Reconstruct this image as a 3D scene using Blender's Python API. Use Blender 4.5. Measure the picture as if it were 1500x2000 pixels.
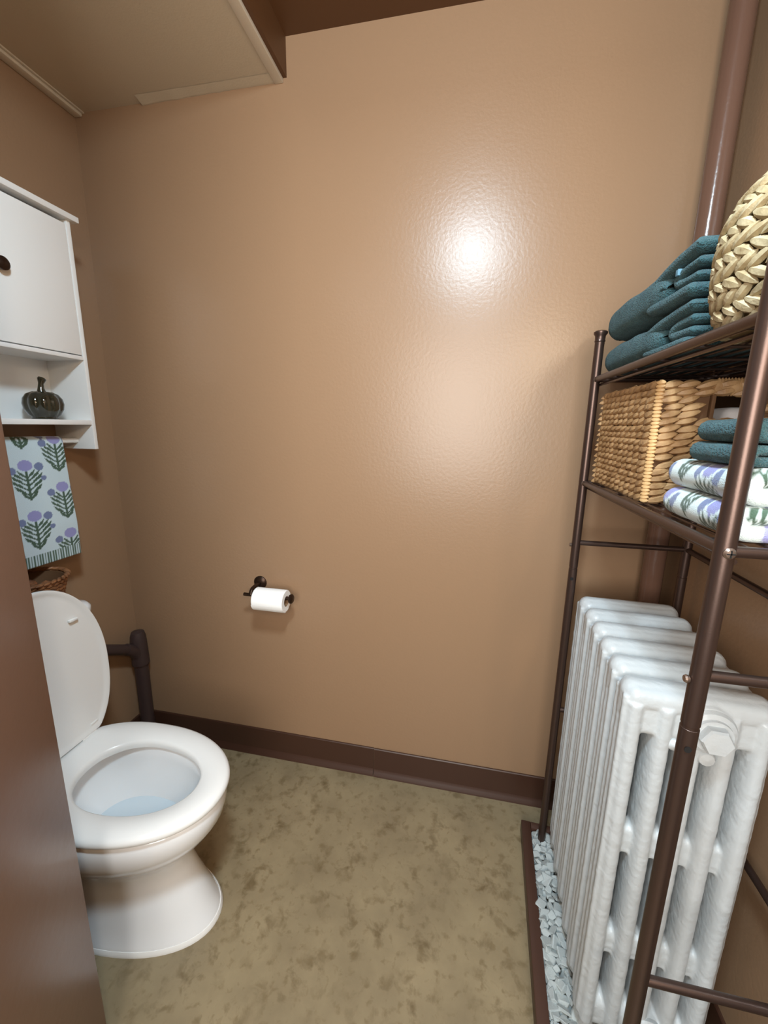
import bpy, bmesh, math, random
import numpy as np
from mathutils import Vector, Matrix
random.seed(7); np.random.seed(7)
PI = math.pi
for o in list(bpy.data.objects): bpy.data.objects.remove(o)
sc = bpy.context.scene
COL = sc.collection

# ------------------------------------------------------------------ camera
CF, CYAW, CPITCH, CROLL = 794.37, -0.198869, 0.207876, 0.016147
CLOC = Vector((1.25904, -1.26885, 1.28))
cam_d = bpy.data.cameras.new('camera'); cam = bpy.data.objects.new('camera', cam_d); COL.objects.link(cam)
cam_d.sensor_fit = 'HORIZONTAL'; cam_d.sensor_width = 36.0; cam_d.lens = CF/1500*36; cam_d.clip_start = .01
fw = Vector((math.sin(CYAW)*math.cos(CPITCH), math.cos(CYAW)*math.cos(CPITCH), -math.sin(CPITCH)))
rt0 = Vector((math.cos(CYAW), -math.sin(CYAW), 0)); up0 = rt0.cross(fw)
rt = math.cos(CROLL)*rt0 + math.sin(CROLL)*up0; up = -math.sin(CROLL)*rt0 + math.cos(CROLL)*up0
M = Matrix((rt, up, -fw)).transposed().to_4x4(); M.translation = CLOC
cam.matrix_world = M
sc.camera = cam

# ------------------------------------------------------------------ world, lamps, exposure
w = bpy.data.worlds.new('world'); sc.world = w; w.use_nodes = True
w.node_tree.nodes['Background'].inputs[0].default_value = (.9, .95, 1, 1)
w.node_tree.nodes['Background'].inputs[1].default_value = .02
def lamp(name, loc, power, color, radius):
    d = bpy.data.lights.new(name, 'POINT'); d.energy = power; d.color = color; d.shadow_soft_size = radius
    o = bpy.data.objects.new(name, d); COL.objects.link(o); o.location = loc; return o
lamp('ceiling_lamp', (1.225, -1.18, 2.235), 32, (.68, .87, 1.0), .07)
dd = bpy.data.lights.new('ceiling_lamp_diffuser', 'AREA'); dd.shape = 'DISK'; dd.size = .24; dd.energy = 21; dd.color = (.68, .87, 1.0)
do = bpy.data.objects.new('ceiling_lamp_diffuser', dd); COL.objects.link(do); do.location = (1.225, -1.18, 2.15)
lamp('vanity_lamp', (1.735, -1.74, 1.775), 17, (1.0, .84, .62), .05)
# daylight of the hall, coming in through the open doorway behind the viewer
ad = bpy.data.lights.new('hall_daylight', 'AREA'); ad.shape = 'RECTANGLE'; ad.size = .82; ad.size_y = 1.05; ad.energy = 38; ad.color = (1.0, .97, .92)
ao = bpy.data.objects.new('hall_daylight', ad); COL.objects.link(ao); ao.location = (1.16, -2.12, 1.42); ao.rotation_euler = (PI/2, 0, 0)
vs = sc.view_settings; vs.view_transform = 'Standard'; vs.look = 'None'; vs.gamma = 1; vs.use_curve_mapping = False
vs.exposure = 0.0

# ------------------------------------------------------------------ materials
def lin(c):
    c = [x/255 for x in c]
    return tuple(x/12.92 if x <= .04045 else ((x+.055)/1.055)**2.4 for x in c) + (1,)
def mat(name, color, rough=.5, metal=0, spec=.5, coat=0, bump=None, bump_s=.1, var=None, var_scale=20, bump_d=.001, sheen=0, trans=0, ior=1.45):
    m = bpy.data.materials.new(name); m.use_nodes = True; nt = m.node_tree; b = nt.nodes['Principled BSDF']
    b.inputs['Base Color'].default_value = lin(color); b.inputs['Roughness'].default_value = rough
    b.inputs['Metallic'].default_value = metal; b.inputs['Specular IOR Level'].default_value = spec
    b.inputs['Coat Weight'].default_value = coat; b.inputs['Coat Roughness'].default_value = .08
    b.inputs['Sheen Weight'].default_value = sheen; b.inputs['Transmission Weight'].default_value = trans; b.inputs['IOR'].default_value = ior
    tc = nt.nodes.new('ShaderNodeTexCoord')
    if var:
        n = nt.nodes.new('ShaderNodeTexNoise'); n.inputs['Scale'].default_value = var_scale; n.inputs['Detail'].default_value = 4
        nt.links.new(tc.outputs['Object'], n.inputs['Vector'])
        r = nt.nodes.new('ShaderNodeValToRGB'); r.color_ramp.elements[0].position = .3; r.color_ramp.elements[1].position = .7
        r.color_ramp.elements[0].color = lin(color); r.color_ramp.elements[1].color = lin(var)
        nt.links.new(n.outputs['Fac'], r.inputs['Fac']); nt.links.new(r.outputs['Color'], b.inputs['Base Color'])
    if bump:
        n = nt.nodes.new('ShaderNodeTexNoise'); n.inputs['Scale'].default_value = bump; n.inputs['Detail'].default_value = 3
        nt.links.new(tc.outputs['Object'], n.inputs['Vector'])
        bp = nt.nodes.new('ShaderNodeBump'); bp.inputs['Strength'].default_value = bump_s; bp.inputs['Distance'].default_value = bump_d
        nt.links.new(n.outputs['Fac'], bp.inputs['Height']); nt.links.new(bp.outputs['Normal'], b.inputs['Normal'])
    return m
def attr_mat(name, rough, bump, bump_s, bump_d=.002, sheen=.3):
    m = mat(name, (255, 255, 255), rough, bump=bump, bump_s=bump_s, bump_d=bump_d, sheen=sheen, spec=.2)
    a = m.node_tree.nodes.new('ShaderNodeAttribute'); a.attribute_name = 'col'
    m.node_tree.links.new(a.outputs['Color'], m.node_tree.nodes['Principled BSDF'].inputs['Base Color'])
    return m

M_WALL = mat('wall_paint', (150, 120, 93), .30, bump=110, bump_s=.2, bump_d=.002, spec=.5)
M_DOOR = mat('door_paint', (122, 92, 76), .32, bump=40, bump_s=.15, bump_d=.003)
M_DARKCEIL = mat('brown_ceiling_paint', (88, 56, 30), .5, bump=90, bump_s=.1)
M_SOFFIT = mat('cream_ceiling_paint', (190, 173, 148), .6, bump=220, bump_s=.25, bump_d=.002)
M_TRIMW = mat('off_white_trim', (214, 202, 182), .5)
M_BASE = mat('brown_vinyl_base', (66, 42, 31), .38, bump=30, bump_s=.05)
M_PIPE = mat('brown_pipe_paint', (108, 80, 66), .2, bump=120, bump_s=.15, bump_d=.002)
M_DRAIN = mat('dark_brown_pipe', (62, 48, 46), .4)
M_CERAMIC = mat('white_ceramic', (232, 232, 232), .12, coat=.4)
M_SEAT = mat('white_plastic_seat', (234, 233, 230), .22)
M_CAULK = mat('white_caulk', (236, 234, 230), .5)
M_CAB = mat('white_laminate', (238, 238, 236), .38)
M_KNOB = mat('bronze_knob', (58, 42, 32), .35, metal=.7)
M_RACK = mat('brushed_bronze', (88, 71, 64), .34, metal=.8, bump=400, bump_s=.08)
M_SCREW = mat('screw_steel', (150, 132, 120), .35, metal=.9)
M_HOLE = mat('hole_black', (12, 10, 9), .8)
M_RAD = mat('white_radiator_enamel', (192, 196, 197), .3, bump=70, bump_s=.35, bump_d=.004)
M_TEAL = mat('teal_terry', (54, 86, 92), .95, spec=.1, bump=380, bump_s=1, bump_d=.006, var=(70, 105, 109), var_scale=70, sheen=.15)
M_TEALTAG = mat('pale_blue_tag', (92, 132, 150), .6)
M_FLORAL = attr_mat('floral_terry', .95, 600, .6, .003)
M_FLAT = attr_mat('floral_knit', .95, 500, .35, .002)
M_GRASS = mat('pale_seagrass', (200, 184, 148), .6, var=(152, 132, 96), var_scale=45, bump=260, bump_s=.4, bump_d=.002)
M_HYA = mat('golden_hyacinth', (190, 152, 108), .5, var=(140, 104, 66), var_scale=40, bump=260, bump_s=.4, bump_d=.002)
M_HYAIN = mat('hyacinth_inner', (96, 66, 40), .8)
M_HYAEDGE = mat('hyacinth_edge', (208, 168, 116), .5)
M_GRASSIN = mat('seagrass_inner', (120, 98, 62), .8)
M_WICKER = mat('brown_wicker', (150, 100, 62), .55, var=(96, 60, 34), var_scale=60)
M_CONE = mat('potpourri', (150, 96, 56), .8, var=(80, 46, 28), var_scale=50)
M_BAG = mat('white_cloth', (214, 208, 206), .7)
M_PAPER = mat('toilet_paper', (250, 249, 247), .9, bump=300, bump_s=.2)
M_CARD = mat('card_tube', (140, 108, 78), .85)
M_STONE = mat('marble_chip', (190, 196, 194), .5, var=(158, 166, 166), var_scale=30, bump=120, bump_s=.3)
M_BED = mat('gravel_bed', (150, 150, 144), .9, var=(96, 94, 88), var_scale=90, bump=90, bump_s=1, bump_d=.01)
M_BOARD = mat('brown_board', (70, 46, 36), .4, bump=60, bump_s=.1)
M_GLASS = mat('smoked_glass', (66, 62, 46), .04, trans=.75, ior=1.5, coat=.5)
M_WATER = mat('toilet_water', (206, 216, 222), .03)

def floor_mat():
    m = bpy.data.materials.new('mottled_vinyl'); m.use_nodes = True; nt = m.node_tree; b = nt.nodes['Principled BSDF']
    tc = nt.nodes.new('ShaderNodeTexCoord')
    def noise(scale, detail, rough=.6, dist=0):
        n = nt.nodes.new('ShaderNodeTexNoise'); n.inputs['Scale'].default_value = scale; n.inputs['Detail'].default_value = detail
        n.inputs['Roughness'].default_value = rough; n.inputs['Distortion'].default_value = dist
        nt.links.new(tc.outputs['Object'], n.inputs['Vector']); return n
    def ramp(src, p0, p1, c0=(0, 0, 0, 1), c1=(1, 1, 1, 1)):
        r = nt.nodes.new('ShaderNodeValToRGB'); r.color_ramp.elements[0].position = p0; r.color_ramp.elements[1].position = p1
        r.color_ramp.elements[0].color = c0; r.color_ramp.elements[1].color = c1
        nt.links.new(src, r.inputs['Fac']); return r
    base = ramp(noise(7, 5).outputs['Fac'], .3, .7, lin((128, 113, 87)), lin((149, 133, 103)))
    fac1 = ramp(noise(24, 4, .6, .3).outputs['Fac'], .50, .66)
    fac2 = ramp(noise(48, 3, .55, .2).outputs['Fac'], .56, .70)
    fac3 = ramp(noise(8, 2).outputs['Fac'], .36, .60)
    mul = nt.nodes.new('ShaderNodeMath'); mul.operation = 'MULTIPLY'
    nt.links.new(fac1.outputs['Color'], mul.inputs[0]); nt.links.new(fac3.outputs['Color'], mul.inputs[1])
    m1 = nt.nodes.new('ShaderNodeMixRGB'); m1.inputs[2].default_value = lin((108, 92, 65))
    nt.links.new(base.outputs['Color'], m1.inputs[1]); nt.links.new(mul.outputs[0], m1.inputs[0])
    m2 = nt.nodes.new('ShaderNodeMixRGB'); m2.inputs[2].default_value = lin((118, 101, 72))
    s = nt.nodes.new('ShaderNodeMath'); s.operation = 'MULTIPLY'; s.inputs[1].default_value = .7
    nt.links.new(fac2.outputs['Color'], s.inputs[0]); nt.links.new(s.outputs[0], m2.inputs[0]); nt.links.new(m1.outputs[0], m2.inputs[1])
    nt.links.new(m2.outputs[0], b.inputs['Base Color'])
    b.inputs['Roughness'].default_value = .42
    bp = nt.nodes.new('ShaderNodeBump'); bp.inputs['Strength'].default_value = .12; bp.inputs['Distance'].default_value = .002
    nt.links.new(noise(60, 3).outputs['Fac'], bp.inputs['Height']); nt.links.new(bp.outputs['Normal'], b.inputs['Normal'])
    return m
M_FLOOR = floor_mat()

# ------------------------------------------------------------------ mesh helpers
class MB:
    def __init__(s): s.v = []; s.f = []
    def add(s, vs, fs):
        k = len(s.v); s.v += [tuple(x) for x in vs]; s.f += [tuple(i+k for i in f) for f in fs]; return s
    def bm(s, b):
        b.verts.index_update(); s.add([x.co[:] for x in b.verts], [[x.index for x in f.verts] for f in b.faces]); b.free(); return s
    def box(s, x0, x1, y0, y1, z0, z1, bev=0, seg=2):
        b = bmesh.new(); bmesh.ops.create_cube(b, size=1)
        for x in b.verts: x.co = Vector(((x0+x1)/2+x.co.x*(x1-x0), (y0+y1)/2+x.co.y*(y1-y0), (z0+z1)/2+x.co.z*(z1-z0)))
        if bev: bmesh.ops.bevel(b, geom=list(b.edges), offset=bev, segments=seg, affect='EDGES', profile=.5)
        return s.bm(b)
    def tube(s, pts, rad, n=12, caps=True):
        pts = [Vector(p) for p in pts]; m = len(pts)
        rads = rad if isinstance(rad, (list, tuple)) else [rad]*m
        t0 = (pts[1]-pts[0]).normalized()
        a = Vector((0, 0, 1)) if abs(t0.z) < .9 else Vector((1, 0, 0))
        nrm = (a - t0*a.dot(t0)).normalized(); vs = []
        for i, p in enumerate(pts):
            t = (pts[min(i+1, m-1)]-pts[max(i-1, 0)]).normalized()
            nrm = (nrm - t*nrm.dot(t)).normalized(); bn = t.cross(nrm)
            for k in range(n):
                c = 2*PI*k/n; vs.append(p + (nrm*math.cos(c)+bn*math.sin(c))*rads[i])
        fs = [[i*n+k, i*n+(k+1) % n, (i+1)*n+(k+1) % n, (i+1)*n+k] for i in range(m-1) for k in range(n)]
        if caps: fs += [list(range(n))[::-1], [(m-1)*n+k for k in range(n)]]
        return s.add(vs, fs)
    def lathe(s, prof, c=(0, 0, 0), n=32, fn=None, axis='z'):
        vs = []
        for r, z in prof:
            for k in range(n):
                a = 2*PI*k/n; rr = r*(fn(a, z) if fn else 1)
                q = (rr*math.cos(a), rr*math.sin(a), z)
                if axis == 'y': q = (q[0], -q[2], q[1])
                if axis == 'x': q = (q[2], q[0], q[1])
                vs.append((c[0]+q[0], c[1]+q[1], c[2]+q[2]))
        m = len(prof)
        fs = [[i*n+k, i*n+(k+1) % n, (i+1)*n+(k+1) % n, (i+1)*n+k] for i in range(m-1) for k in range(n)]
        if prof[0][0] > 1e-5: fs.append(list(range(n))[::-1])
        if prof[-1][0] > 1e-5: fs.append([(m-1)*n+k for k in range(n)])
        return s.add(vs, fs)
    def loft(s, rings, cap0=True, cap1=True):
        n = len(rings[0]); m = len(rings)
        fs = [[i*n+k, i*n+(k+1) % n, (i+1)*n+(k+1) % n, (i+1)*n+k] for i in range(m-1) for k in range(n)]
        if cap0: fs.append(list(range(n))[::-1])
        if cap1: fs.append([(m-1)*n+k for k in range(n)])
        return s.add([p for r in rings for p in r], fs)
    def lozenge(s, c, t, nrm, length, width, thick, tilt=0, n=6):
        c = Vector(c); t = Vector(t).normalized(); nrm = Vector(nrm).normalized(); u = nrm.cross(t)
        t2 = t*math.cos(tilt)+u*math.sin(tilt); u2 = nrm.cross(t2)
        vs = [c - t2*length/2]
        prof = ((-.34, .62), (-.1, .98), (.14, .96), (.36, .58))
        for q, r in prof:
            for k in range(n):
                a = 2*PI*k/n
                vs.append(c + t2*length*q + u2*width/2*r*math.cos(a) + nrm*thick/2*r*math.sin(a))
        vs.append(c + t2*length/2); L = len(vs)-1; m = len(prof)
        fs = [[0, 1+(k+1) % n, 1+k] for k in range(n)]
        fs += [[1+i*n+k, 1+i*n+(k+1) % n, 1+(i+1)*n+(k+1) % n, 1+(i+1)*n+k] for i in range(m-1) for k in range(n)]
        fs += [[L, 1+(m-1)*n+k, 1+(m-1)*n+(k+1) % n] for k in range(n)]
        return s.add(vs, fs)
    def mesh(s, name, angle=38, smooth=True):
        me = bpy.data.meshes.new(name); me.from_pydata(s.v, [], s.f); me.validate()
        b = bmesh.new(); b.from_mesh(me); bmesh.ops.recalc_face_normals(b, faces=b.faces); b.to_mesh(me); b.free()
        if smooth:
            me.polygons.foreach_set('use_smooth', [True]*len(me.polygons)); me.set_sharp_from_angle(angle=math.radians(angle))
        return me
    def build(s, name, m, parent=None, angle=38, smooth=True):
        return link(name, s.mesh(name, angle, smooth), m, parent)
def link(name, me, m=None, parent=None):
    o = bpy.data.objects.new(name, me); COL.objects.link(o)
    if m and not me.materials: me.materials.append(m)
    if parent:
        o.parent = parent; o.matrix_parent_inverse = PINV.get(parent.name, Matrix())
    return o
PINV = {}
def empty(name, loc, label=None, cat=None, group=None, rz=0):
    """Empty at the thing's base; children are written in world coordinates before the turn rz about the base."""
    o = bpy.data.objects.new(name, None); COL.objects.link(o); o.location = loc; o.rotation_euler = (0, 0, rz); o.empty_display_size = .05
    PINV[o.name] = Matrix.Translation(-Vector(loc))
    tag(o, label, cat, group); return o
def tag(o, label=None, cat=None, group=None, kind=None):
    if label: o['label'] = label
    if cat: o['category'] = cat
    if group: o['group'] = group
    if kind: o['kind'] = kind
    return o
def struct(o, label=None): return tag(o, label, kind='structure')
def sm(x): return x*x*(3-2*x)

# ------------------------------------------------------------------ the room
W = 1.835; HS = 2.2165; HU = 2.3163; XS = .702; YB = -2.0; T = .1
struct(MB().box(-T, W+T, YB-T, T, -.1, 0).build('floor', M_FLOOR), 'mottled beige and olive sheet vinyl floor')
struct(MB().box(-T, W+T, 0, T, 0, HU+.1).build('wall_back', M_WALL), 'glossy brown painted back wall')
struct(MB().box(-T, 0, YB, 0, 0, HU+.1).build('wall_left', M_WALL), 'brown painted wall behind the toilet and cabinet')
struct(MB().box(W, W+T, YB, 0, 0, HU+.1).build('wall_right', M_WALL), 'brown painted wall behind the rack and radiator')
mb = MB().box(-T, .78, YB-T, YB, 0, HU+.1); mb.box(1.66, W+T, YB-T, YB, 0, HU+.1); mb.box(.78, 1.66, YB-T, YB, 2.02, HU+.1)
struct(mb.build('wall_rear', M_WALL), 'brown wall with the open doorway behind the viewer')
mb = MB().box(0, .76, -1.20, -1.11, 0, HS, .006, 2); mb.box(1.69, W, -1.20, -1.11, 0, HU, .006, 2)  # left stub carries the door; unseen right stub added to shade the right wall
struct(mb.build('wall_front_stubs', M_WALL), 'brown wall stubs beside the viewer, the right one added to block light')
# narrow brown door standing open beside the toilet; its far edge is the brown strip at the left of the view
d1 = empty('door_1', (.613, -.80, 0)); struct(d1, 'narrow brown painted door standing open in front of the toilet'); d1.rotation_euler = (0, 0, math.atan2(-.90, .44))
PINV['door_1'] = Matrix()
MB().box(0, .33, -.036, 0, .012, 2.03, .004, 3).build('door_leaf', M_DOOR, d1)
for zz in (.25, 1.05, 1.8): MB().tube([(.334, -.002, zz), (.334, -.002, zz+.09)], .006, 12).build('hinge', M_KNOB, d1)
cl = struct(MB().box(XS, W+T, YB, T, HU, HU+.1).build('ceiling', M_DARKCEIL), 'dark brown raised ceiling')
sf = struct(MB().box(-.02, XS-.012, YB, 0.0, HS, HU+.1).build('ceiling_soffit', M_SOFFIT), 'low cream ceiling panel over the toilet')
struct(MB().box(XS-.012, XS+.006, YB, 0.0, HS+.006, HU+.05).build('trim_1', M_DARKCEIL), 'dark brown upright side of the low ceiling')
struct(MB().box(XS-.03, XS-.004, YB, 0.0, HS-.006, HS+.006, .002).build('trim_2', M_TRIMW), 'cream edge strip of the low ceiling')
mb = MB().box(0, .028, YB, 0, HS-.012, HS, .004); mb.box(.028, .036, YB, 0, HS-.004, HS, .001)
struct(mb.build('trim_3', M_TRIMW), 'cream trim strip where the low ceiling meets the left wall')
# ragged caulked joint where the low ceiling meets the back wall
def ragged(x0, x1, hfun, name, m, lab):
    n = 40; top = []; vs = []; fs = []
    for i in range(n+1):
        x = x0+(x1-x0)*i/n; h = hfun(i/n)
        vs += [(x, -.004, HS), (x, -.004, HS-h), (x, 0, HS-h), (x, 0, HS), (x, -.03-.4*h, HS-.0008), (x, -.004, HS-.0008)]
    for i in range(n):
        a = i*6; b = a+6
        fs += [[a, b, b+1, a+1], [a+1, b+1, b+2, a+2], [a+4, b+4, b+1, a+1]]
    return struct(MB().add(vs, fs).build(name, m), lab)
rng = np.random.RandomState(3); nz = np.cumsum(rng.randn(60))*.0012
ragged(.245, .69, lambda t: max(.003, .006+nz[int(t*55)]*.5-.002*t), 'trim_4', M_SOFFIT, 'ragged cream caulk along the low ceiling edge')
# vinyl cove base with toe strip
def base_profile(out):  # (distance from wall, z)
    return [(0, 0), (out+.012, 0), (out+.010, .006), (out+.004, .014), (out, .024), (out, .108), (out-.002, .111), (0, .111)]
pr = base_profile(.006)
mb = MB(); mb.loft([[(x, -d, z) for d, z in pr] for x in (0, .98)]); mb.loft([[(x, -d-.001, z-.0006) for d, z in pr] for x in (.982, W)])
struct(mb.build('baseboard_back', M_BASE, angle=20), 'dark brown vinyl baseboard under the back wall')
mb = MB(); mb.loft([[(d, y, z) for d, z in pr] for y in (-.80, 0)])
struct(mb.build('baseboard_left', M_BASE, angle=20), 'dark brown vinyl baseboard behind the toilet')
mb = MB(); mb.loft([[(W-d, y, z) for d, z in pr] for y in (YB, 0)])
struct(mb.build('baseboard_right', M_BASE, angle=20), 'dark brown vinyl baseboard behind the radiator')

# heating riser in the right corner
rs = empty('heating_riser', (1.788, -.052, 0), 'glossy brown painted steam pipe rising in the back right corner', 'pipe')
MB().tube([(1.788, -.052, 0), (1.788, -.052, 1.2), (1.788, -.052, HU)], .0265, 28).build('pipe', M_PIPE, rs)
MB().lathe([(.028, 0), (.05, 0), (.05, .006), (.03, .012)], (1.788, -.052, 0), 28).build('floor_flange', M_PIPE, rs)

# ------------------------------------------------------------------ drain pipe in the left corner
dp = empty('drain_pipe', (.055, -.052, 0), 'dark brown branched waste pipe in the corner behind the toilet', 'pipe')
MB().tube([(.055, -.052, 0), (.055, -.052, .25), (.055, -.052, .40)], .025, 20).build('riser', M_DRAIN, dp)
mb = MB().tube([(.055, -.052, .36), (.055, -.053, .44), (.055, -.052, .475), (.055, -.052, .492), (.055, -.052, .497)], [.031, .030, .027, .022, .008], 20)
mb.tube([(.055, -.054, .36), (.055, -.060, .398), (.055, -.080, .430), (.055, -.112, .452)], [.022, .024, .023, .021], 20)
mb.build('wye_fitting', M_DRAIN, dp)
MB().tube([(.055, -.105, .447), (.055, -.16, .478), (.055, -.30, .556)], .0195, 18).build('branch', M_DRAIN, dp)

# ------------------------------------------------------------------ toilet
TY = -.540
tl = empty('toilet', (.36, TY, 0), 'white toilet with its seat down and lid raised', 'toilet')
def ring(xb, xf, hw, z, eb=2.6, ef=2.1, n=64, xc=None):
    xc = xc if xc is not None else xb+(xf-xb)*.46; out = []
    for k in range(n):
        a = 2*PI*k/n; c, s_ = math.cos(a), math.sin(a)
        e = ef if c >= 0 else eb
        out.append((xc+(xf-xc if c >= 0 else xc-xb)*math.copysign(abs(c)**(2/e), c), TY+hw*math.copysign(abs(s_)**(2/e), s_), z))
    return out
outer = [(.14, .678, .128, 0), (.14, .678, .128, .012), (.142, .672, .124, .02), (.145, .655, .116, .06), (.15, .630, .106, .11), (.155, .612, .102, .155),
         (.155, .607, .105, .19), (.155, .620, .120, .22), (.155, .650, .142, .255), (.155, .682, .160, .285), (.155, .702, .170, .315), (.155, .711, .174, .345),
         (.155, .712, .174, .372), (.158, .707, .170, .381), (.17, .695, .16, .384)]
inner = [(.30, .655, .118, .384), (.305, .648, .112, .372), (.30, .652, .116, .34), (.31, .640, .110, .30), (.335, .615, .094, .255), (.37, .57, .070, .215), (.40, .53, .05, .195), (.43, .50, .025, .188)]
mb = MB()
mb.loft([ring(a, b, c, d) for a, b, c, d in outer] + [ring(a, b, c, d, 2.2, 2.1) for a, b, c, d in inner])
mb.build('bowl', M_CERAMIC, tl, angle=60)
MB().loft([ring(.335, .605, .088, .243, 2.1, 2.1), ring(.335, .605, .088, .2432, 2.1, 2.1)]).build('water', M_WATER, tl)
MB().loft([ring(.137, .683, .132, .0), ring(.137, .683, .132, .006), ring(.14, .679, .128, .013)]).build('caulk_bead', M_CAULK, tl)
for sy in (-1, 1):
    MB().lathe([(.017, 0), (.017, .012), (.013, .022), (.006, .027), (0, .028)], (.335, TY+sy*.118, .012), 20).build('bolt_cap', M_SEAT, tl)
# seat
def egg(xb, xf, hw, clip, n=80, xc=.45, e=2.5):
    out = []
    for k in range(n):
        a = 2*PI*k/n; c, s_ = math.cos(a), math.sin(a); ee = 2.05 if c > 0 else e
        x = xc+(xf-xc if c >= 0 else xc-xb)*math.copysign(abs(c)**(2/ee), c); y = hw*math.copysign(abs(s_)**(2/ee), s_)
        out.append((max(x, clip), y))
    return out
SO = egg(.20, .722, .176, .243); SI = egg(.335, .648, .106, .3, xc=.47, e=2.1)
SZ0, SZ1 = .387, .410
def rr(o, f, z):  # shrink an outline f metres inward (approx)
    cx = .47
    return [(cx+(x-cx)*(1-f/.24), TY+y*(1-f/.17), z) for x, y in o]
mb = MB(); mb.loft([rr(SO, .004, SZ0), rr(SO, 0, SZ0+.006), rr(SO, 0, SZ0+.013), rr(SO, .003, SZ0+.019), rr(SO, .010, SZ1), rr(SO, .03, SZ1+.001),
         rr(SI, -.012, SZ1-.001), rr(SI, -.004, SZ1-.005), rr(SI, 0, SZ1-.012), rr(SI, -.003, SZ0)], False, False)
k = len(mb.v)-80
mb.f += [(j, (j+1) % 80, k+(j+1) % 80, k+j) for j in range(80)]
seat = mb.build('seat', M_SEAT, tl, angle=50)
# lid, hinged up
LX = .252; LZ = .412
def lidpt(x, y, off, f=0):
    cx = .47; x = cx+(x-cx)*(1-f/.24); y = y*(1-f/.17); h = x-.243; lean = -.02*h
    return (LX+lean+off, TY+y, LZ+h*.955)
mb = MB(); mb.loft([[lidpt(x, y, .0, .022) for x, y in SO], [lidpt(x, y, .001, .012) for x, y in SO], [lidpt(x, y, .0045, .006) for x, y in SO], [lidpt(x, y, .004, .001) for x, y in SO], [lidpt(x, y, 0, 0) for x, y in SO],
                    [lidpt(x, y, -.008, .001) for x, y in SO], [lidpt(x, y, -.013, .01) for x, y in SO], [lidpt(x, y, -.016, .05) for x, y in SO]])
lid = mb.build('lid', M_SEAT, tl, angle=50)
for yy, zz, sg in ((.09, .76, 1), (-.09, .76, 1), (.105, .435, 1), (-.105, .435, 1)):
    MB().box(LX-.006, LX+.0022, TY+yy-.012, TY+yy+.012, zz-.0035, zz+.0035, .0015).build('bumper', M_SEAT, lid)
for sy in (-1, 1):
    MB().tube([(.248, TY+sy*.105, .405), (.248, TY+sy*.062, .405)], .0105, 16).build('hinge', M_SEAT, tl)
# tank
def rrect(x0, x1, y0, y1, z, r, n=6):
    out = []
    for cx, cy, a0 in ((x1-r, y1-r, 0), (x0+r, y1-r, PI/2), (x0+r, y0+r, PI), (x1-r, y0+r, 1.5*PI)):
        for i in range(n+1): a = a0+PI/2*i/n; out.append((cx+r*math.cos(a), cy+r*math.sin(a), z))
    return out
TK = TY+.004
tank = MB().loft([rrect(.03, .185, TK-.165, TK+.165, .385, .03), rrect(.022, .195, TK-.178, TK+.178, .43, .035), rrect(.018, .202, TK-.182, TK+.182, .732, .035)]).build('tank', M_CERAMIC, tl, angle=50)
MB().loft([rrect(.012, .208, TK-.192, TK+.192, .731, .035), rrect(.01, .212, TK-.196, TK+.196, .740, .037), rrect(.01, .212, TK-.196, TK+.196, .754, .037), rrect(.016, .205, TK-.189, TK+.189, .764, .034), rrect(.03, .19, TK-.174, TK+.174, .767, .03)]).build('tank_lid', M_CERAMIC, tl, angle=60)
MB().tube([(.203, TK-.12, .66), (.222, TK-.12, .66), (.226, TK-.09, .657), (.226, TK-.05, .652)], [.01, .009, .006, .007], 10).build('flush_handle', M_SCREW, tl)

# small wicker basket on the tank
def wicker(c, r0, r1, h, rows, parent, m, strands=26):
    for i in range(rows):
        z = c[2]+.006+(h-.012)*i/(rows-1); r = r0+(r1-r0)*(i/(rows-1)); mb = MB()
        for k in range(strands):
            a = 2*PI*(k+.5*(i % 2))/strands
            mb.lozenge((c[0]+r*math.cos(a), c[1]+r*math.sin(a), z), (-math.sin(a), math.cos(a), 0), (math.cos(a), math.sin(a), 0), 2*PI*r/strands*1.35, h/rows*1.15, .007, .25*(1 if i % 2 else -1))
        mb.build('woven_row', m, parent)
bk = empty('wicker_basket', (.105, -.435, .767), 'small round brown wicker basket standing on the toilet tank', 'basket')
BC = (.105, -.435, .767)
wicker(BC, .062, .082, .088, 8, bk, M_WICKER)
MB().lathe([(.0, .003), (.058, .003), (.061, .006), (.079, .085), (.076, .085), (.057, .008), (0, .008)], BC, 28).build('liner', M_HYAIN, bk)
mb = MB()
for k in range(34):
    a = 2*PI*k/34; mb.lozenge((BC[0]+.084*math.cos(a), BC[1]+.084*math.sin(a), BC[2]+.090), (-math.sin(a), math.cos(a), 0), (0, 0, 1), .03, .011, .011, .5)
mb.build('rim', M_WICKER, bk)
for k in range(5):
    a = k*2.4; r = .010+.008*k; x, y = BC[0]+r*math.cos(a), BC[1]+r*math.sin(a)
    o = MB().lathe([(0, -.012), (.012, -.006), (.015, .002), (.010, .01), (0, .016)], (x, y, BC[2]+.062+.004*(k % 3)), 10).build('dried_pod', M_CONE)
    tag(o, 'small tan dried pod lying in the wicker basket on the tank', 'dried pod', 'dried pods in the wicker basket')

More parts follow.
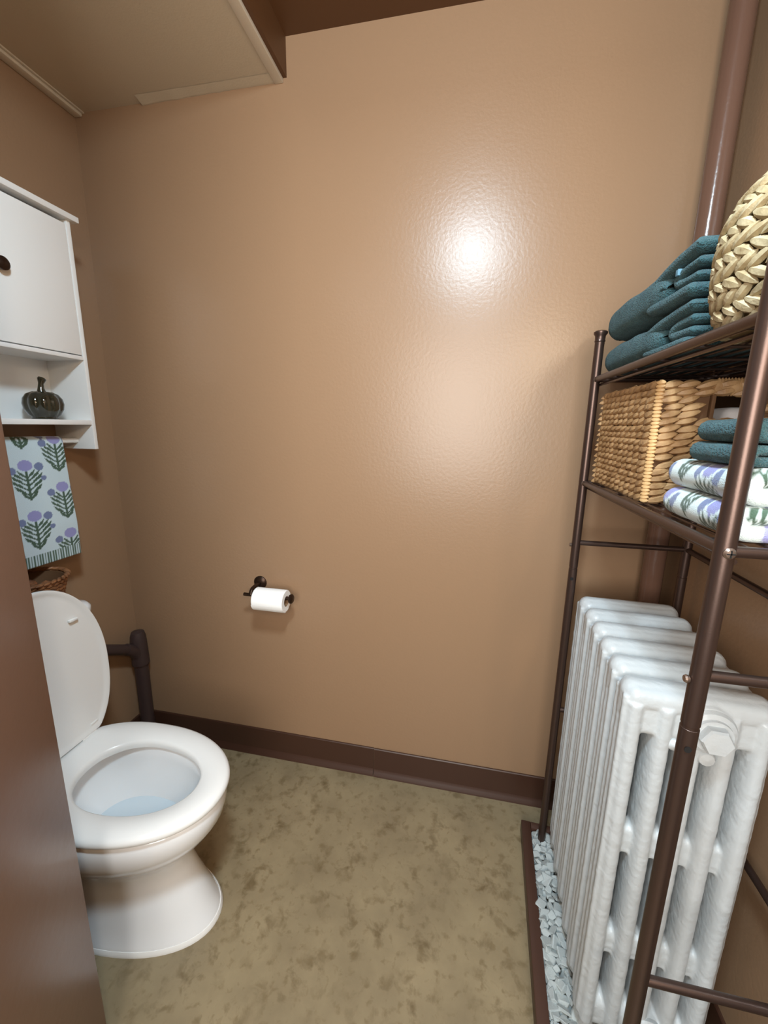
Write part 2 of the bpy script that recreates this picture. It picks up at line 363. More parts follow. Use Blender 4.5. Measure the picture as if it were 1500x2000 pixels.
# ------------------------------------------------------------------ wall cabinet
D = .14; YR = -.2; YL = -.69; PT = .012
cb = empty('wall_cabinet', (.0, (YR+YL)/2, 1.197), 'white wall cabinet with doors, open shelf and towel bar above the toilet', 'cabinet')
MB().box(.001, D+.012, YL-.018, YR+.018, 1.823, 1.838, .0015).build('top_board', M_CAB, cb)
for y in (YR-PT, YL): MB().box(.001, D, y, y+PT, 1.197, 1.823, .001).build('side_panel', M_CAB, cb)
MB().box(.001, .006, YL+PT, YR-PT, 1.275, 1.823).build('back_panel', M_CAB, cb)
MB().box(.006, D, YL+PT, YR-PT, 1.455, 1.466, .001).build('shelf', M_CAB, cb)
MB().box(.006, D, YL+PT, YR-PT, 1.270, 1.284, .001).build('shelf', M_CAB, cb)
ym = (YR+YL)/2
for y0, y1, ky in ((ym+.001, YR-PT-.002, .038), (YL+PT+.002, ym-.001, -.038)):
    d = MB().box(D-.016, D-.001, y0, y1, 1.469, 1.812, .0012).build('door', M_CAB, cb)
    MB().lathe([(.008, 0), (.0075, .006), (.012, .009), (.0155, .012), (.0155, .016), (.012, .019), (0, .021)], (D-.001, ym+ky, 1.645), 24, axis='x').build('knob', M_KNOB, d)
MB().tube([(.075, YR-PT, 1.222), (.075, YL+PT, 1.222)], .0075, 16).build('towel_bar', M_CAB, cb)

# glass pumpkin
pk = empty('glass_pumpkin', (.078, -.300, 1.284), 'dark smoked glass pumpkin ornament on the open cabinet shelf', 'ornament')
rib = lambda a, z: .90+.10*abs(math.cos(5*a))**.6
MB().lathe([(.028, 0), (.032, .002), (.030, .006), (.038, .014), (.046, .028), (.0485, .042), (.046, .056), (.038, .068), (.024, .075), (.010, .073)], (.078, -.300, 1.284), 60, fn=lambda a, z: rib(a, z) if z > .008 else 1).build('body', M_GLASS, pk, angle=70)
MB().tube([(.078, -.300, 1.354), (.078, -.300, 1.370), (.078, -.298, 1.382), (.079, -.295, 1.394), (.079, -.294, 1.396)], [.012, .0075, .0065, .0105, .0095], 14).build('stem', M_GLASS, pk)

# ------------------------------------------------------------------ floral towels
C_BG = np.array(lin((196, 214, 222))[:3]); C_GR = np.array(lin((70, 92, 76))[:3]); C_FL = np.array(lin((146, 146, 196))[:3]); C_BU = np.array(lin((112, 124, 160))[:3])
def seg(u, v, a, b, r0, r1):
    d = np.array(b)-np.array(a); t = np.clip(((u-a[0])*d[0]+(v-a[1])*d[1])/(d@d), 0, 1)
    return np.hypot(u-a[0]-t*d[0], v-a[1]-t*d[1]) < r0+(r1-r0)*t
def floral(u, v, su=.093, sv=.139, bg=C_BG):
    col = np.tile(bg, (len(u), 1))
    i0 = np.round(u/su)
    for di in (-1, 0, 1):
        i = i0+di; off = np.where(i % 2 == 0, 0, .5)*sv
        for dj in (-1, 0):
            j = np.floor((v-off)/sv)+dj; a = u-i*su; b = v-off-j*sv
            g = seg(a, b, (0, 0), (0, .085), .0035, .0028)
            for sx in (-1, 1):
                for y0, L, r in ((.004, .016, .0045), (.014, .030, .0042), (.027, .036, .0042), (.040, .036, .004), (.052, .030, .0036), (.062, .018, .003)):
                    tip = (sx*L, y0+L*.62)
                    g |= seg(a, b, (0, y0), tip, .0022, .0018)
                    for q in (.55, .85, 1.0):
                        px, py = sx*L*q, y0+L*.62*q
                        g |= seg(a, b, (px-sx*.003, py-.001), (px+sx*.005, py+.009), r*.75, .0012)
            bu = np.zeros(len(u), bool)
            for sx, yy, r in ((-1, .083, .010), (1, .090, .011), (1, .058, .007)):
                bu |= ((a-sx*(.036 if yy > .07 else .044))/1.15)**2+(b-yy)**2 < r*r
            fl = (a/1.25)**2+((b-.095)/.95)**2 < .0155**2
            col[g] = C_GR; col[bu] = C_BU; col[fl] = C_FL
    return col
def set_cols(me, cols):
    a = me.color_attributes.new('col', 'FLOAT_COLOR', 'POINT')
    a.data.foreach_set('color', np.concatenate([cols, np.ones((len(cols), 1))], 1).astype(np.float32).ravel())
def grid_mesh(name, P, cols=None):
    """P: (m, n, 3) closed along n."""
    m, n, _ = P.shape; me = bpy.data.meshes.new(name)
    i = np.arange(m-1)[:, None]*n; k = np.arange(n)[None, :]; k2 = (k+1) % n
    F = np.stack([i+k, i+k2, i+n+k2, i+n+k], -1).reshape(-1, 4).tolist()
    F += [list(range(n))[::-1], list(range((m-1)*n, m*n))]
    me.from_pydata(P.reshape(-1, 3).tolist(), [], F)
    b = bmesh.new(); b.from_mesh(me); bmesh.ops.recalc_face_normals(b, faces=b.faces); b.to_mesh(me); b.free()
    me.polygons.foreach_set('use_smooth', [True]*len(me.polygons))
    if cols is not None: set_cols(me, cols)
    return me
def section(w0, w1, t, step, rnd):
    """closed rounded strip section: (a along the strip's width, b through its thickness, s = +1 outer / -1 inner)"""
    r = t/2*rnd; n = max(2, int((w1-w0-2*r)/step)); out = []
    top = [(w0+r+(w1-w0-2*r)*i/n, t/2) for i in range(n+1)]
    cap = [(w1-r+r*math.sin(PI*i/6), t/2*math.cos(PI*i/6)) for i in range(1, 6)]
    n2 = n
    bot = [(w1-r-(w1-w0-2*r)*i/n2, -t/2) for i in range(n2+1)]
    cap2 = [(w0+r-r*math.sin(PI*i/6), -t/2*math.cos(PI*i/6)) for i in range(1, 6)]
    return np.array(top+cap+bot+cap2)
def smooth_noise(P, f, seed):
    r = np.random.RandomState(seed); out = np.zeros(P.shape[:-1])
    for k in range(5):
        d = r.randn(3)*f*(1.5**k)*.6; out += np.sin(P@d+r.rand()*6.28)/(1.3**k)
    return out/2.5
def resample(path, step):
    p = np.array(path, float); d = np.r_[0, np.cumsum(np.hypot(*np.diff(p, axis=0).T))]
    n = max(3, int(d[-1]/step)); s = np.linspace(0, d[-1], n+1)
    return np.stack([np.interp(s, d, p[:, 0]), np.interp(s, d, p[:, 1])], 1), s
def ribbon(name, path, t, w0, w1, frame, step=.006, colfn=None, noise=.002, seed=1, f=30):
    """Thick soft strip following a 2-D path; frame maps (p, q, a) to world with a across the strip."""
    pp, s = resample(path, step); tg = np.gradient(pp, axis=0); tg /= np.linalg.norm(tg, axis=1)[:, None]
    nr = np.stack([-tg[:, 1], tg[:, 0]], 1); sec = section(w0, w1, t, step, 1)
    m = len(pp); e = np.minimum(np.minimum(s, s[-1]-s)/(t/2), 1); e = np.sqrt(np.clip(1-(1-e)**2, .02, 1))
    P2 = pp[:, None, :]+nr[:, None, :]*(sec[None, :, 1, None]*e[:, None, None])
    A = np.broadcast_to(sec[None, :, 0], P2.shape[:2])
    P = np.stack([P2[..., 0], P2[..., 1], A], -1)
    nz = smooth_noise(P, f, seed)*noise
    sgn = sec[None, :, 1]/(t/2)
    P[..., 0] += nr[:, None, 0]*nz*sgn; P[..., 1] += nr[:, None, 1]*nz*sgn
    P[..., 2] += smooth_noise(P, f*.7, seed+9)*noise
    cols = None
    if colfn: cols = colfn(A.ravel(), np.broadcast_to(s[:, None], A.shape).ravel(), np.broadcast_to(sgn, A.shape).ravel())
    Wd = frame(P.reshape(-1, 3)).reshape(P.shape)
    return grid_mesh(name, Wd, cols)
def arc(cx, cy, r, a0, a1, n=14): return [(cx+r*math.cos(a0+(a1-a0)*i/n), cy+r*math.sin(a0+(a1-a0)*i/n)) for i in range(n+1)]

# hanging towel folded over the bar
def hang_col(a, s, sg):
    y = -a; z = 1.231-s
    L = hang_len
    d = np.minimum(s, L-s)          # distance from the nearer hem
    zz = .88+d
    col = floral(y+.295-.0, zz-.997+.139*4)
    stripe = d < .034
    st = np.where((np.sin(2*PI*y/.0075) > .0)[:, None], C_BG*.95, C_GR*1.1)
    col[stripe] = st[stripe]
    return col
bx, bz, br = .075, 1.222, .0125
path = [(bx-br-.002, .905)]+[(bx-br-.001, 1.1)]+arc(bx, bz, br, PI, 0)+[(bx+br+.004, 1.1), (bx+br+.010, .98), (bx+br+.008, .879)]
hang_len = resample(path, .0022)[1][-1]
fr = lambda P: np.stack([P[:, 0], -P[:, 2], P[:, 1]+.0*P[:, 2]], 1)
me = ribbon('hand_towel', path, .0055, .268, .475, fr, .0022, hang_col, .0012, 4, 22)
o = link('hand_towel', me, M_FLAT)
tag(o, 'pale blue hand towel with lavender thistles hanging from the cabinet towel bar', 'towel')

# ------------------------------------------------------------------ toilet paper
th = empty('toilet_paper_holder', (.553, 0, .722), 'dark bronze toilet paper holder screwed to the back wall', 'holder')
MB().lathe([(.0, 0), (.024, 0), (.024, .004), (.019, .008), (.010, .011), (0, .012)], (.553, 0, .722), 28, axis='y').build('wall_plate', M_KNOB, th)
MB().tube([(.553, -.006, .722), (.553, -.04, .722), (.553, -.058, .720), (.553, -.066, .713), (.553, -.07, .703)], [.0075, .007, .007, .0075, .008], 14).build('post', M_KNOB, th)
MB().tube([(.527, -.07, .703), (.56, -.07, .703), (.70, -.07, .703)], .0058, 14).build('bar', M_KNOB, th)
MB().lathe([(.006, 0), (.014, .002), (.0165, .006), (.0165, .010), (.012, .014), (0, .015)], (.694, -.07, .703), 20, axis='x').build('end_knob', M_KNOB, th)
tp = empty('toilet_paper_roll', (.628, -.07, .655), 'white toilet paper roll on the wall holder', 'toilet paper')
RZ = .6925
MB().lathe([(.0175, -.056), (.036, -.056), (.0385, -.053), (.0385, .053), (.036, .056), (.0175, .056), (.0175, -.056)], (.628, -.07, RZ), 40, axis='x').build('paper', M_PAPER, tp)
MB().lathe([(.0165, -.056), (.0178, -.0562), (.0178, .0562), (.0165, .056), (.0165, -.056)], (.628, -.07, RZ), 32, axis='x').build('card_tube', M_CARD, tp)
mb = MB(); vs = []
for i in range(9):
    a = -.2-.16*i
    for x in (-.0555, .0555): vs.append((.628+x, -.07-math.cos(a)*.0391, RZ+math.sin(a)*.0391-.0))
mb.add(vs, [[2*i, 2*i+1, 2*i+3, 2*i+2] for i in range(8)]); mb.build('loose_sheet', M_PAPER, tp)

# ------------------------------------------------------------------ gravel tray and radiator (turned slightly on the floor)
RZT = -math.radians(3.0); PV = (1.567, -.165, 0)
tr = empty('gravel_tray', PV, 'dark brown board tray filled with white stone chips under the radiator', 'tray', rz=RZT)
TX0, TX1, TY0, TY1 = 1.4935, 1.775, -.80, -.118
for b_ in ((TX0, TX0+.028, TY0, TY1), (TX0+.028, TX1, TY1-.022, TY1), (TX0+.028, TX1, TY0, TY0+.022)):
    MB().box(b_[0], b_[1], b_[2], b_[3], 0.0, .042, .002).build('border_board', M_BOARD, tr)
tag(MB().box(TX0+.028, TX1, TY0+.022, TY1-.022, 0, .018).build('gravel_bed', M_BED, tr), kind='stuff')
rot = Matrix.Translation(Vector(PV)) @ Matrix.Rotation(RZT, 4, 'Z') @ Matrix.Translation(-Vector(PV))
chips = []
for k in range(10):
    b = bmesh.new(); bmesh.ops.create_cube(b, size=1)
    for x in b.verts: x.co = Vector((x.co.x*random.uniform(.6, 1.25), x.co.y*random.uniform(.6, 1.25), x.co.z*random.uniform(.5, 1.1)))+Vector([random.uniform(-.14, .14) for _ in range(3)])
    bmesh.ops.bevel(b, geom=list(b.edges), offset=.09, segments=1, affect='EDGES')
    me = bpy.data.meshes.new('stone_chip'); b.to_mesh(me); b.free(); me.materials.append(M_STONE); chips.append(me)
n = 0
for layer in range(2):
    y = TY1-.03
    while y > -.74:
        x = TX0+.036+random.uniform(0, .006)
        while x < 1.592:
            if n < 290:
                o = bpy.data.objects.new('stone_chip', random.choice(chips)); COL.objects.link(o)
                s_ = random.uniform(.014, .025)
                o.scale = (s_*random.uniform(.8, 1.3), s_*random.uniform(.8, 1.3), s_*random.uniform(.5, .8))
                zz = .024+layer*.011+random.uniform(-.002, .004)
                loc = Vector((x+random.uniform(-.003, .003), y+random.uniform(-.004, .004), zz))
                o.location = rot @ loc; o.rotation_euler = (random.uniform(-.6, .6), random.uniform(-.6, .6), random.uniform(0, 6.28))
                tag(o, 'white stone chip lying in the tray under the radiator', 'stone', 'white stone chips in the tray'); n += 1
            x += random.uniform(.017, .023)
        y -= random.uniform(.015, .020)

rad = empty('radiator', PV, 'white painted cast iron column radiator under the metal rack', 'radiator', rz=RZT)
RX, RW, RT, RB = PV[0], .223, .857, .035
NS, PITCH = 6, .0715
def make_section():
    mb = MB(); cx = [RX+.0185+(RW-.037)*i/4 for i in range(5)]
    def colm(x, z0, z1, wx, wy, n=20):
        rings = []
        for z in (z0, (z0+z1)/2, z1):
            r = []
            for k in range(n):
                a = 2*PI*k/n; c, s_ = math.cos(a), math.sin(a)
                r.append((x+wx*math.copysign(abs(c)**.8, c), wy*math.copysign(abs(s_)**.9, s_), z))
            rings.append(r)
        mb.loft(rings)
    for i, x in enumerate(cx):
        colm(x, RB+.05, RT-.03, .0168 if 0 < i < 4 else .0165, .0365)
        colm(x, RB+.05, RT-.03, .0065, .0355)
        if i in (0, 4):
            xo = x-.0125 if i == 0 else x+.0125
            for yy in (-.0185, 0, .0185): mb.tube([(xo, yy, RB+.06), (xo, yy, RT-.022)], .0068, 12)
    mb.box(RX, RX+RW, -.024, .024, RT-.080, RT, .021, 5)        # top header
    mb.box(RX+.004, RX+RW-.004, -.031, .031, RT-.046, RT-.004, .018, 5)
    mb.box(RX+.008, RX+RW-.008, -.0285, .0285, RT-.088, RT-.03, .010, 3)
    mb.box(RX, RX+RW, -.024, .024, RB+.028, RB+.105, .02, 4)    # bottom header
    for zc in (.539, .291): mb.box(RX+.010, RX+RW-.010, -.017, .017, zc-.026, zc+.024, .010, 3)
    for x in cx[:-1]:                                             # arches at the slot heads
        xm = x+.0233
        for zc in (RT-.090, .508, .260): mb.box(xm-.014, xm+.014, -.016, .016, zc-.004, zc+.022, .007, 3)
    mb.lathe([(.034, -.036), (.036, -.03), (.036, .03), (.034, .036)], (RX+RW*.56, 0, RT-.048), 28, axis='y')
    mb.lathe([(.034, -.036), (.036, -.03), (.036, .03), (.034, .036)], (RX+RW*.56, 0, RB+.075), 28, axis='y')
    me = mb.mesh('tmp'); o = bpy.data.objects.new('tmp', me); COL.objects.link(o)
    r = o.modifiers.new('r', 'REMESH'); r.mode = 'VOXEL'; r.voxel_size = .0026
    s_ = o.modifiers.new('s', 'SMOOTH'); s_.factor = .5; s_.iterations = 4
    dg = bpy.context.evaluated_depsgraph_get(); res = bpy.data.meshes.new_from_object(o.evaluated_get(dg)); bpy.data.objects.remove(o)
    V = np.zeros(len(res.vertices)*3); res.vertices.foreach_get('co', V); V = V.reshape(-1, 3)
    N = np.zeros(len(V)*3); res.vertices.foreach_get('normal', N); N = N.reshape(-1, 3)
    V += N*(smooth_noise(V, 90, 5)*.00035+smooth_noise(V, 300, 6)*.00018)[:, None]
    res.vertices.foreach_set('co', V.ravel())
    res.polygons.foreach_set('use_smooth', [True]*len(res.polygons)); res.materials.append(M_RAD); res.name = 'section'
    return res
sec_me = make_section()
YS = [PV[1]-.036-i*PITCH for i in range(NS)]
for i, y in enumerate(YS):
    s_ = bpy.data.objects.new('section', sec_me); COL.objects.link(s_); s_.parent = rad; s_.matrix_parent_inverse = PINV[rad.name]; s_.location = (0, y, 0)
yf = YS[-1]-.034; PX, PZ = RX+RW*.56, RT-.054
plug = MB().lathe([(.036, -.006), (.039, .002), (.036, .008), (.029, .011), (.028, .014), (.028, .016)], (PX, yf, PZ), 32, axis='y').build('end_plug', M_RAD, rad)
MB().lathe([(.0235, 0), (.0235, .014), (.021, .018), (0, .019)], (PX, yf-.014, PZ), 6, axis='y').build('hex_head', M_RAD, plug, angle=20)
MB().lathe([(.013, -.006), (.0135, .004), (.011, .008), (0, .010)], (PX+.004, yf+.004, PZ-.052), 12, axis='y').build('small_plug', M_RAD, rad)
MB().lathe([(.010, -.006), (.0105, .001), (.008, .004), (0, .006)], (PX-.043, yf+.004, PZ-.040), 12, axis='y').build('small_plug', M_RAD, rad)
plug2 = MB().lathe([(.036, -.006), (.039, .002), (.036, .008), (.0, .012)], (PX, yf, RB+.075), 32, axis='y').build('end_plug', M_RAD, rad)
for y in (YS[0], YS[-1]):
    for x in (RX+.03, RX+RW-.03):
        MB().lathe([(.02, 0), (.017, .012), (.013, .03), (.014, .05)], (x, y, .018), 16).build('foot', M_RAD, rad)

# ------------------------------------------------------------------ metal rack
XF, XK, YF, YN = 1.549, 1.806, -.168, -.760
Z1, Z2 = 1.397, 1.148
rk = empty('metal_rack', ((XF+XK)/2, (YF+YN)/2, 0), 'brown metal two tier rack standing over the radiator', 'rack')
LR = .0105
for x in (XF, XK):
    for y in (YF, YN):
        lg = MB().tube([(x, y, 0), (x, y, .92), (x, y, .9205), (x, y, .925), (x, y, .9255), (x, y, 1.485)], [LR, LR, LR*.93, LR*.93, LR, LR], 20).build('leg', M_RACK, rk)
        MB().lathe([(LR, 0), (LR+.0015, .002), (LR+.0005, .006), (LR+.001, .014), (LR+.0045, .019), (LR+.0045, .023), (LR+.001, .0255), (0, .026)], (x, y, 1.481), 20).build('finial', M_RACK, lg)
        MB().lathe([(LR+.0025, 0), (LR+.0025, .02), (LR, .022)], (x, y, 0), 20).build('foot_cap', M_HOLE, lg)
        # screws facing the end of the rack and the room, and one open hole
        ydir = 1 if y == YF else -1
        for zz in (Z2, Z1):
            sw = MB().lathe([(.0, 0), (.0066, 0), (.0066, .001), (.0045, .0032), (0, .0038)], (x, y-LR+.001, zz), 18, axis='y').build('screw', M_SCREW, lg)
            if y == YN:
                mbs = MB()
                mbs.box(x-.0042, x+.0042, y-LR-.0032, y-LR-.0020, zz-.0007, zz+.0007); mbs.box(x-.0007, x+.0007, y-LR-.0032, y-LR-.0020, zz-.0042, zz+.0042)
                mbs.build('screw_slot', M_HOLE, lg)
        if x == XF:
            MB().lathe([(.004, 0), (.0052, .002), (.0046, .005), (0, .007)], (x-LR-.0055, y, .985), 12, axis='x').build('bolt', M_SCREW, lg)
            MB().lathe([(.0, 0), (.0042, 0), (.0042, .0006), (0, .0006)], (x-.003, y-LR+.0002, .895), 14, axis='y').build('screw_hole', M_HOLE, lg)
for y in (YF, YN):
    for z in (.992, .498): MB().tube([(XF, y, z), (XK, y, z)], .0068, 14).build('end_bar', M_RACK, rk)
for z in (.992, .498): MB().tube([(XK, YF, z), (XK, YN, z)], .0068, 14).build('back_bar', M_RACK, rk)
for z in (Z1, Z2):
    sh = MB().tube([(XF+.002, YF, z), (XF+.002, YN, z)], .0072, 14)
    sh.tube([(XK-.002, YF, z), (XK-.002, YN, z)], .0072, 14)
    for y in (YF, YN): sh.tube([(XF, y, z), (XK, y, z)], .0066, 14)
    so = sh.build('shelf_frame', M_RACK, rk)
    mb = MB()
    for i in range(9):
        x = XF+.028+(XK-XF-.056)*i/8; mb.tube([(x, YF, z+.003), (x, YN, z+.003)], .0021, 8)
    for i in range(5):
        y = YF+(YN-YF)*(i+.5)/5; mb.tube([(XF, y, z-.0008), (XK, y, z-.0008)], .0026, 8)
    mb.tube([(XF+.012, YF, z-.012), (XF+.012, YN, z-.012)], .0034, 8)
    mb.build('shelf_wires', M_RACK, so)

# ------------------------------------------------------------------ teal bath towels on the top shelf
ZT = Z1+.0055
def pillow(name, x0, x1, y0, y1, z0, z1, seed, bulge=.0):
    # soft closed fold: rounded along the room side, loft along y
    P = []; n = 56; ny = 60
    for j in range(ny+1):
        t = j/ny; y = y0+(y1-y0)*t; d = min(t, 1-t)*(y0-y1)
        e = min(1, d/.045); e = math.sqrt(max(0, 1-(1-e)**2)); e = max(e, .02)
        h = (z1-z0)/2*e; cx = (x0+x1)/2; hw = (x1-x0)/2*(.86+.14*e)
        row = []
        for k in range(n):
            a = 2*PI*k/n; c, q = math.cos(a), math.sin(a); g = .42
            row.append((cx+hw*math.copysign(abs(c)**g, c), y, (z0+z1)/2+h*math.copysign(abs(q)**.75, q)))
        P.append(row)
    P = np.array(P); nz = smooth_noise(P, 22, seed)*.0035
    P[..., 2] += nz*np.sign(P[..., 2]-(z0+z1)/2)*(P[..., 2] > z0+.01); P[..., 0] += smooth_noise(P, 26, seed+3)*.002
    P[..., 2] = np.maximum(P[..., 2], z0)
    return grid_mesh(name, P)
def bath_towel(z0, h, y_far, y_near, x0, x1, seed, label, tagged):
    fr = lambda P: np.stack([P[:, 2], P[:, 0], P[:, 1]], 1)       # p -> y, q -> z, a -> x
    ya = y_far-.285                                                # where the folds open
    r = empty('bath_towel', ((x0+x1)/2, (y_far+y_near)/2, z0), label, 'towel', 'teal bath towels on the top shelf')
    link('folded_end', pillow('folded_end', x0, x1, y_far, ya-.012, z0, z0+h, seed), M_TEAL, r)
    def rib(path, t, dx, sd):
        p2 = resample(path, .004)[0]
        for _ in range(8): p2[1:-1] = (p2[:-2]+2*p2[1:-1]+p2[2:])/4
        link('fold', ribbon('fold', p2.tolist(), t, x0+dx, x1, fr, .005, None, .0016, sd, 26), M_TEAL, r)
    rib([(ya+.05, z0+h*.66), (ya, z0+h*.78), (ya-.05, z0+h*.84), (y_near, z0+h*.86)], h*.30, .004, seed+1)
    rib([(ya+.05, z0+h*.20), (ya, z0+h*.15), (y_near, z0+h*.13)], h*.25, .003, seed+2)
    rib([(y_near+.004, z0+h*.60), (ya-.06, z0+h*.60), (ya-.035, z0+h*.54), (ya-.028, z0+h*.46), (ya-.045, z0+h*.38), (y_near+.004, z0+h*.36)], h*.20, .010, seed+3)
    if tagged: MB().box(x0+.006, x0+.024, ya-.050, ya-.041, z0+h*.54, z0+h*.66, .0012).build('care_tag', M_TEALTAG, r)
    return r
bath_towel(ZT, .072, -.148, -.542, XF+.016, XK-.02, 3, 'teal bath towel at the bottom of the folded pair on the top shelf', False)
bath_towel(ZT+.073, .082, -.152, -.542, XF+.012, XK-.02, 8, 'teal bath towel on top of the folded pair beside the round basket', True)

# ------------------------------------------------------------------ round seagrass basket
BX, BY, BZ = 1.679, -.662, ZT
rb = empty('round_basket', (BX, BY, BZ), 'round braided pale seagrass basket at the near end of the top shelf', 'basket')
prof = [(0, .110), (.02, .119), (.05, .126), (.09, .128), (.125, .124), (.152, .112), (.170, .094), (.181, .072)]
def rprof(z): return float(np.interp(z, [a for a, _ in prof], [b for _, b in prof]))
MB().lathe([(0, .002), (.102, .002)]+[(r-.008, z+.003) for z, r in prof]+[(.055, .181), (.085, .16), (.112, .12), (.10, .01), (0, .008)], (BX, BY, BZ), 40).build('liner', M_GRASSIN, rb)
# rows follow the arc length of the profile
s_z = np.linspace(0, .181, 200); s_r = np.array([rprof(z) for z in s_z]); s_l = np.r_[0, np.cumsum(np.hypot(np.diff(s_z), np.diff(s_r)))]
rows = 7; rh = s_l[-1]/rows
for i in range(rows):
    mb = MB()
    for half in (-1, 1):
        l = rh*(i+.5)+half*rh*.24; z = float(np.interp(l, s_l, s_z)); r = float(np.interp(l, s_l, s_r))
        z2 = float(np.interp(l+.004, s_l, s_z)); r2 = float(np.interp(l+.004, s_l, s_r)); dz, dr = z2-z, r2-r; q = math.hypot(dz, dr) or 1
        n = max(14, int(2*PI*r/.021))
        for k in range(n):
            a = 2*PI*(k+(.5 if half > 0 else 0)+.3*i)/n+random.uniform(-.03, .03); c, s_ = math.cos(a), math.sin(a)
            nr = Vector((c*dz/q, s_*dz/q, -dr/q))
            mb.lozenge((BX+r*c, BY+r*s_, BZ+z+.001+random.uniform(-.001, .001)), (-s_, c, 0), nr, random.uniform(.032, .040), random.uniform(.011, .0145), .012, half*-.50+random.uniform(-.12, .12))
    mb.build('braided_row', M_GRASS, rb)

# ------------------------------------------------------------------ rectangular hyacinth basket
hx0, hx1, hy0, hy1, hz0, hz1 = XF+.024, XK-.022, -.470, -.185, Z2+.006, Z2+.215
hb = empty('storage_basket', ((hx0+hx1)/2, (hy0+hy1)/2, hz0), 'rectangular woven golden hyacinth basket with handle hole on the lower shelf', 'basket')
HX0, HX1, HZ0, HZ1 = hx0+.085, hx1-.060, hz0+.146, hz0+.184
mb = MB()
mb.box(hx0+.005, hx1-.005, hy0+.005, hy1-.005, hz0, hz0+.006)
mb.box(hx0+.004, hx0+.009, hy0+.005, hy1-.005, hz0, hz1-.004); mb.box(hx1-.009, hx1-.004, hy0+.005, hy1-.005, hz0, hz1-.004)
mb.box(hx0+.005, hx1-.005, hy1-.009, hy1-.004, hz0, hz1-.004)
for a in ((hx0+.005, hx1-.005, hz0, HZ0), (hx0+.005, HX0, HZ0, HZ1), (HX1, hx1-.005, HZ0, HZ1), (hx0+.005, hx1-.005, HZ1, hz1-.004)): mb.box(a[0], a[1], hy0+.004, hy0+.009, a[2], a[3])
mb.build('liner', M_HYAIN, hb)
rows = 17; rh = (hz1-hz0)/rows
for i in range(rows):
    z = hz0+rh*(i+.5); mb = MB(); r = random.Random(i*13+5)
    def run(p0, p1, nrm, L, skip=None):
        p0, p1 = Vector(p0), Vector(p1); d = p1-p0; n = max(2, int(d.length/L)); t = d.normalized(); ph = r.uniform(0, .6)
        for k in range(n+1):
            q = min(max((k+ph)/n, .03), .97); c = p0+d*q
            if skip and skip[0]-.012 < c.x < skip[1]+.012: continue
            mb.lozenge(c+Vector((0, 0, r.uniform(-.001, .001))), t, nrm, L*r.uniform(1.25, 1.55), rh*r.uniform(1.05, 1.3), .015, r.uniform(.15, .34)*(1 if Vector(nrm).y < 0 or Vector(nrm).x < 0 else -1))
        return
    hole = (HX0, HX1) if HZ0-.004 < z < HZ1 else None
    run((hx0+.012, hy0, z), (hx1, hy0, z), (0, -1, 0), .027, hole)
    run((hx0, hy1, z), (hx0, hy0+.012, z), (-1, 0, 0), .027)
    run((hx1, hy0, z), (hx1, hy1, z), (1, 0, 0), .027)
    run((hx1, hy1, z), (hx0, hy1, z), (0, 1, 0), .027)
    mb.build('woven_row', M_HYA, hb)
for x, y in ((hx0, hy0), (hx1, hy0), (hx0, hy1), (hx1, hy1)):
    mb = MB(); n = 34
    for k in range(n):
        z = hz0+(hz1-hz0)*(k+.5)/n; sx = 1 if x == hx0 else -1; sy = 1 if y == hy0 else -1
        mb.lozenge((x+.001*sx, y+.001*sy, z), (sx, -sy, 0), (-sx, -sy, 0), .016, (hz1-hz0)/n*1.5, .010, random.uniform(-.1, .1))
    mb.build('corner_wrap', M_HYAEDGE, hb)
mb = MB(); n = 16
for k in range(n):
    x = HX0-.004+(HX1-HX0+.008)*(k+.5)/n; mb.lozenge((x, hy0+.001, (HZ1+hz1)/2+.002), (.25, 0, 1), (0, -1, 0), (hz1-HZ1)*1.25, .011, .014)
mb.build('handle_wrap', M_HYA, hb)
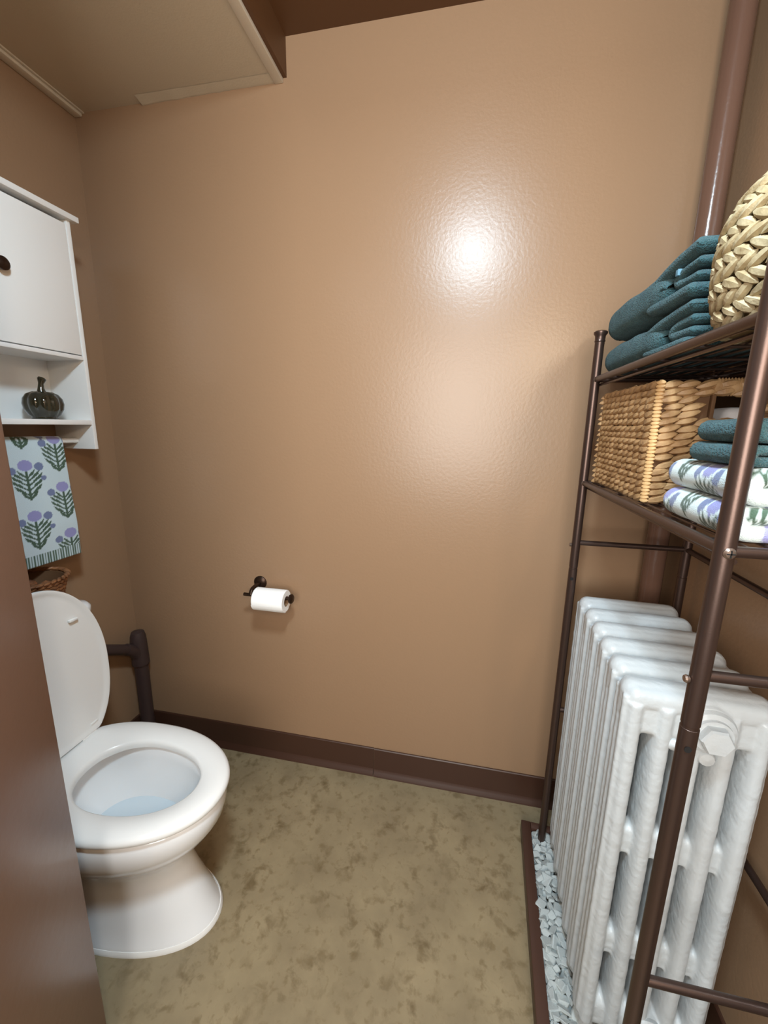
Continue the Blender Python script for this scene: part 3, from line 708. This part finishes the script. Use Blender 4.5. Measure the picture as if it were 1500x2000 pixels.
for x in (HX0-.003, HX1+.003): MB().box(x-.003, x+.003, hy0-.004, hy0+.006, HZ0-.002, HZ1+.002, .001).build('handle_edge', M_HYAIN, hb)
# folded cloth kept in the basket, seen through the handle hole
o = MB().box(hx0+.118, hx1-.03, hy0+.028, hy1-.06, hz0+.008, hz0+.168, .016, 4).build('folded_cloth', M_BAG)
tag(o, 'folded white cloth seen through the handle hole of the storage basket', 'cloth')

# ------------------------------------------------------------------ folded towels on the lower shelf
ZL = Z2+.0058
def ufold(z0, h, x0, x1, y0, y1, seed, colfn, step, noise=.0015):
    fr = lambda P: np.stack([P[:, 0], P[:, 2], P[:, 1]], 1)
    t = h/2; e = t/2
    path = [(x1, z0+e), (x0+t+.02, z0+e)]+arc(x0+t, z0+h/2, e, -PI/2, -1.5*PI, 12)[0:]+[(x0+t+.02, z0+h-e), (x1-.006, z0+h-e)]
    return ribbon('towel', path, t*1.0, y0, y1, fr, step, colfn, noise, seed, 30)
C_B2 = np.array(lin((214, 228, 228))[:3]); C_IN = np.array(lin((214, 204, 186))[:3])
def fcol(off):
    def f(a, s, sg):
        c = floral((a+.25*s+off[0])*1.5, (s+off[1])*1.5, .093, .139, C_B2)
        return c
    return f
for k, (z0, h, y1, lab) in enumerate(((ZL, .042, -.556, 'thistle patterned pale blue towel at the bottom of the lower shelf stack'), (ZL+.0425, .043, -.550, 'thistle patterned pale blue towel just under the teal washcloths'))):
    me = ufold(z0, h, XF+.014+.004*k, XK-.03, -.742, y1, 21+k, fcol((.02+.03*k, .03+.05*k)), .0024)
    r = link('folded_towel', me, M_FLORAL); tag(r, lab, 'towel', 'folded towels on the lower shelf')
for k, (z0, h, y1, lab) in enumerate(((ZL+.0865, .026, -.602, 'teal folded washcloth resting on the patterned towels'), (ZL+.1135, .029, -.606, 'teal folded washcloth topmost on the lower shelf stack'))):
    me = ufold(z0, h, XF+.020+.003*k, XK-.05, -.735, y1, 31+k, None, .004)
    r = link('washcloth', me, M_TEAL); tag(r, lab, 'washcloth', 'folded washcloths on the lower shelf')
